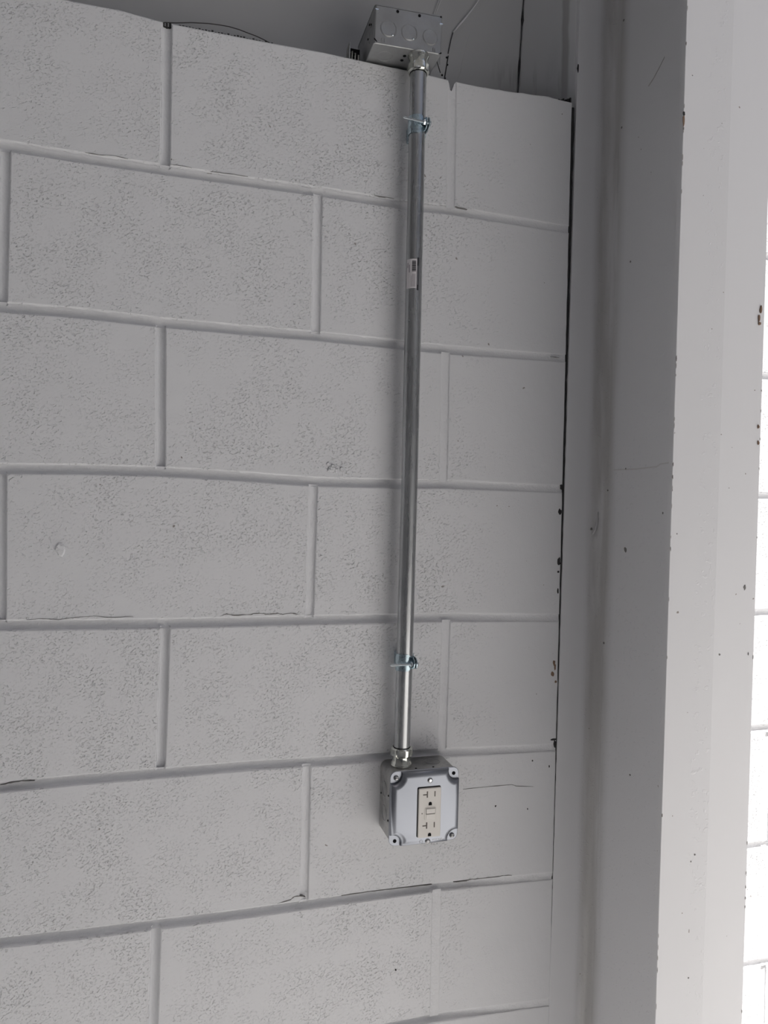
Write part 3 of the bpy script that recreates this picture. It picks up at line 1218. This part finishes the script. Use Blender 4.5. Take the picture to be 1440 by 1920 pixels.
for (x, z) in ((.2795, .8135), (.2835, .8135), (.3585, .8145), (.3555, .8150)):
    bm = new()
    tube(bm, [(x, YF - .0002, z - .0005), (x - .0006, YF - .0008, z + .0026), (x, YF - .0002, z + .0050)], .0005, 6)
    link('weld_tab', rel(bm, LU), M_BOXU, ub)
# dark corner slits
for (x, z, s) in ((.2705, .8130, -1), (.3655, .8145, 1)):
    bm = new()
    vs = [(x - .0020, YF - .0004, z + .0022 * -s), (x + .0020, YF - .0004, z - .0014 * -s), (x + .0026, YF - .0004, z - .0006), (x - .0018, YF - .0004, z + .0030 * -s + .001)]
    rings(bm, [vs, [(a, b + .001, c) for a, b, c in vs]])
    link('corner_slit', rel(bm, LU), M_DARK, ub)
# holes in the underside
for (x, y) in ((.3182, -.0233), (.3175, -.0125)):
    bm = new()
    lathe(bm, [(.0024, -.0005), (.0024, .0005)], 16, (x, y, UZ0 + TL_ * (x - cxu)), 'Z')
    link('screw_hole', rel(bm, LU), M_DARK, ub)
for x in (.291,):
    bm = new()
    tube(bm, [(x + .011 * math.cos(t * PI / 12), -.015 + .011 * math.sin(t * PI / 12), UZ0 + TL_ * (x - cxu)) for t in range(25)], .0004, 6)
    link('knockout_ring', rel(bm, LU), M_BOXU, ub)
# marks on the left side
for (y, z) in ((-.022, .846), (-.006, .835), (-.012, .852)):
    bm = new()
    lathe(bm, [(.0014, -.0005), (.0014, .0005)], 12, (UX0 + .0002, y, z), 'X')
    link('side_hole', rel(bm, LU), M_DARK, ub)
bm = new()
tube(bm, [(UX0 - .0001 + .0005, .000 - .022 + .011 * math.cos(t * PI / 12), .832 + .011 * math.sin(t * PI / 12)) for t in range(25)], .0005, 6)
link('knockout_ring', rel(bm, LU), M_SCREW, ub)

# ---------------------------------------------------------------- small things round the wall top
# ribbed metal anchor left of the junction box
an = thing('metal_bracket', 'small ribbed metal bracket poking up left of the junction box', 'bracket', (.2525, .012, .8075))
LA = (.2525, .012, .8075)
M_BRK = galv('bracket_metal', (.42, .42, .39), .3, .15, 80)
bm = new()
box(bm, (.2455, .010, .8075), (.2466, .030, .8375))
box(bm, (.2455, .030, .8075), (.2640, .0312, .8375))
link('bracket_plate', rel(bm, LA), M_BRK, an)
bm = new()
box(bm, (.2466, .0240, .8095), (.2640, .030, .8370))
link('bracket_hollow', rel(bm, LA), M_DARK, an)
for i in range(3):
    bm = new()
    x = .2500 + i * .0048
    tube(bm, [(x, .0150, .8075), (x, .0135, .8140), (x + .0003, .0145, .8260 - .002 * i), (x + .0004, .0200, .8290 - .002 * i)], .0015, 8)
    link('rib', rel(bm, LA), M_BRK, an, smooth=True)

# perforated bracket right of the junction box
pb = thing('perforated_strap', 'flat grey metal strap with small holes behind the right side of the junction box', 'bracket', (.400, .035, .80))
LP = (.400, .035, .80)
bm = new()
pts = [(.374, .80), (.409, .80), (.4155, .845), (.4205, .885), (.4040, .8870), (.4040, .866), (.3920, .858)]
rings(bm, [[(x, .0655, z) for x, z in pts], [(x, .0667, z) for x, z in pts]])
link('plate', rel(bm, LP), M_SIDE, pb)
for (x, z) in ((.4150, .8790), (.4165, .868), (.4080, .850), (.4130, .846)):
    bm = new()
    lathe(bm, [(.0016, -.0006), (.0016, .0006)], 10, (x, .0655, z), 'Y')
    link('hole', rel(bm, LP), M_DARK, pb)
bm = new()
tube(bm, [(.3975, .0650, .872), (.4015, .0648, .862), (.4050, .0650, .853)], .0006, 6)
tube(bm, [(.4175, .0650, .882), (.4140, .0648, .858), (.4090, .0648, .825), (.4060, .065, .810)], .0009, 6)
link('dark_edge', rel(bm, LP), M_TAR, pb)
bm = new()
tube(bm, [(.3815, .040, .822), (.3790, .040, .812), (.3770, .040, .804)], [.0006, .0028, .0020], 6)
link('dark_gap', rel(bm, LP), M_TAR, pb)

# thin clear cords on the siding
cr = thing('hanging_string', 'thin pale string hanging down the dark siding right of the junction box', 'string', (.44, .096, .95))
bm = new()
tube(bm, [(.500, .095, 1.05), (.4862, .095, 1.0150), (.4770, .095, .9985), (.4660, .0945, .9820), (.4535, .0945, .9645), (.4415, .095, .9490), (.4363, .0955, .942)], [.0005, .0006, .0006, .0011, .0013, .0014, .0010], 8)
link('strand', rel(bm, (.44, .096, .95)), M_CORD, cr, smooth=True)
bm = new()
tube(bm, [(.4363, .0965, .942), (.4329, .0968, .9284), (.4281, .0972, .9015), (.4216, .0972, .8657), (.417, .0972, .84)], .0007, 8)
o = link('dark_strand', rel(bm, (.44, .096, .95)), M_TAR, cr, smooth=True)
cr2 = thing('hanging_string', 'short double pale string disappearing behind the junction box top', 'string', (.41, .096, .98))
for dx in (0, .0028):
    bm = new()
    tube(bm, [(.4250 + dx, .095, 1.030), (.4136 + dx, .095, .9977), (.4059 + dx, .095, .9745), (.4026 + dx * .8, .095, .9635), (.398 + dx * .8, .095, .945)], .0006, 8)
    link('strand', rel(bm, (.41, .096, .98)), M_CORD, cr2, smooth=True)


# toothed foam closure strips on the ledge
def closure(label, x0, x1, y, zf, step, loc):
    t = thing('closure_strip', label, 'foam strip', loc)
    bm = new()
    n = int((x1 - x0) / step)
    for i in range(n):
        x = x0 + (x1 - x0) * i / n
        r_ = random.Random(i * 3 + int(x0 * 100))
        h = zf((i + .5) / n) * (.75 + .5 * r_.random())
        zb = .8035
        box(bm, (x, y, zb), (x + step * .66, y + .006, rowz(0, x) + h))
    box(bm, (x0, y + .004, .8035), (x1, y + .008, rowz(0, (x0 + x1) / 2) + .0002))
    o = link('teeth', rel(bm, loc), M_FOAM, t)
    o['kind'] = 'stuff'
    return t


closure('black toothed foam strip on the wall top left of the junction box', -.030, .205, .006, lambda u: .0058 * (math.sin(PI * u) ** .7) * (1 - .5 * u), .0042, (.085, .01, .807))
closure('black toothed foam tuft in the wall corner beside the column', .572, .604, .004, lambda u: .001 + .0078 * u, .0036, (.588, .008, .806))
wr = thing('thin_wire', 'thin black wire looping over the top edge of the wall', 'wire', (.05, .02, .82))
bm = new()
wp = [(-.0268, .8100), (-.010, .8185), (.0044, .8209), (.025, .8255), (.0468, .8288), (.062, .8300), (.0757, .8303), (.089, .829), (.1015, .8266), (.112, .8248), (.1201, .8228), (.1314, .8191), (.145, .812), (.155, .8085)]
tube(bm, [(x, .02, z) for x, z in wp], .00065, 8)
link('wire_strand', rel(bm, (.05, .02, .82)), M_WIRE, wr, smooth=True)
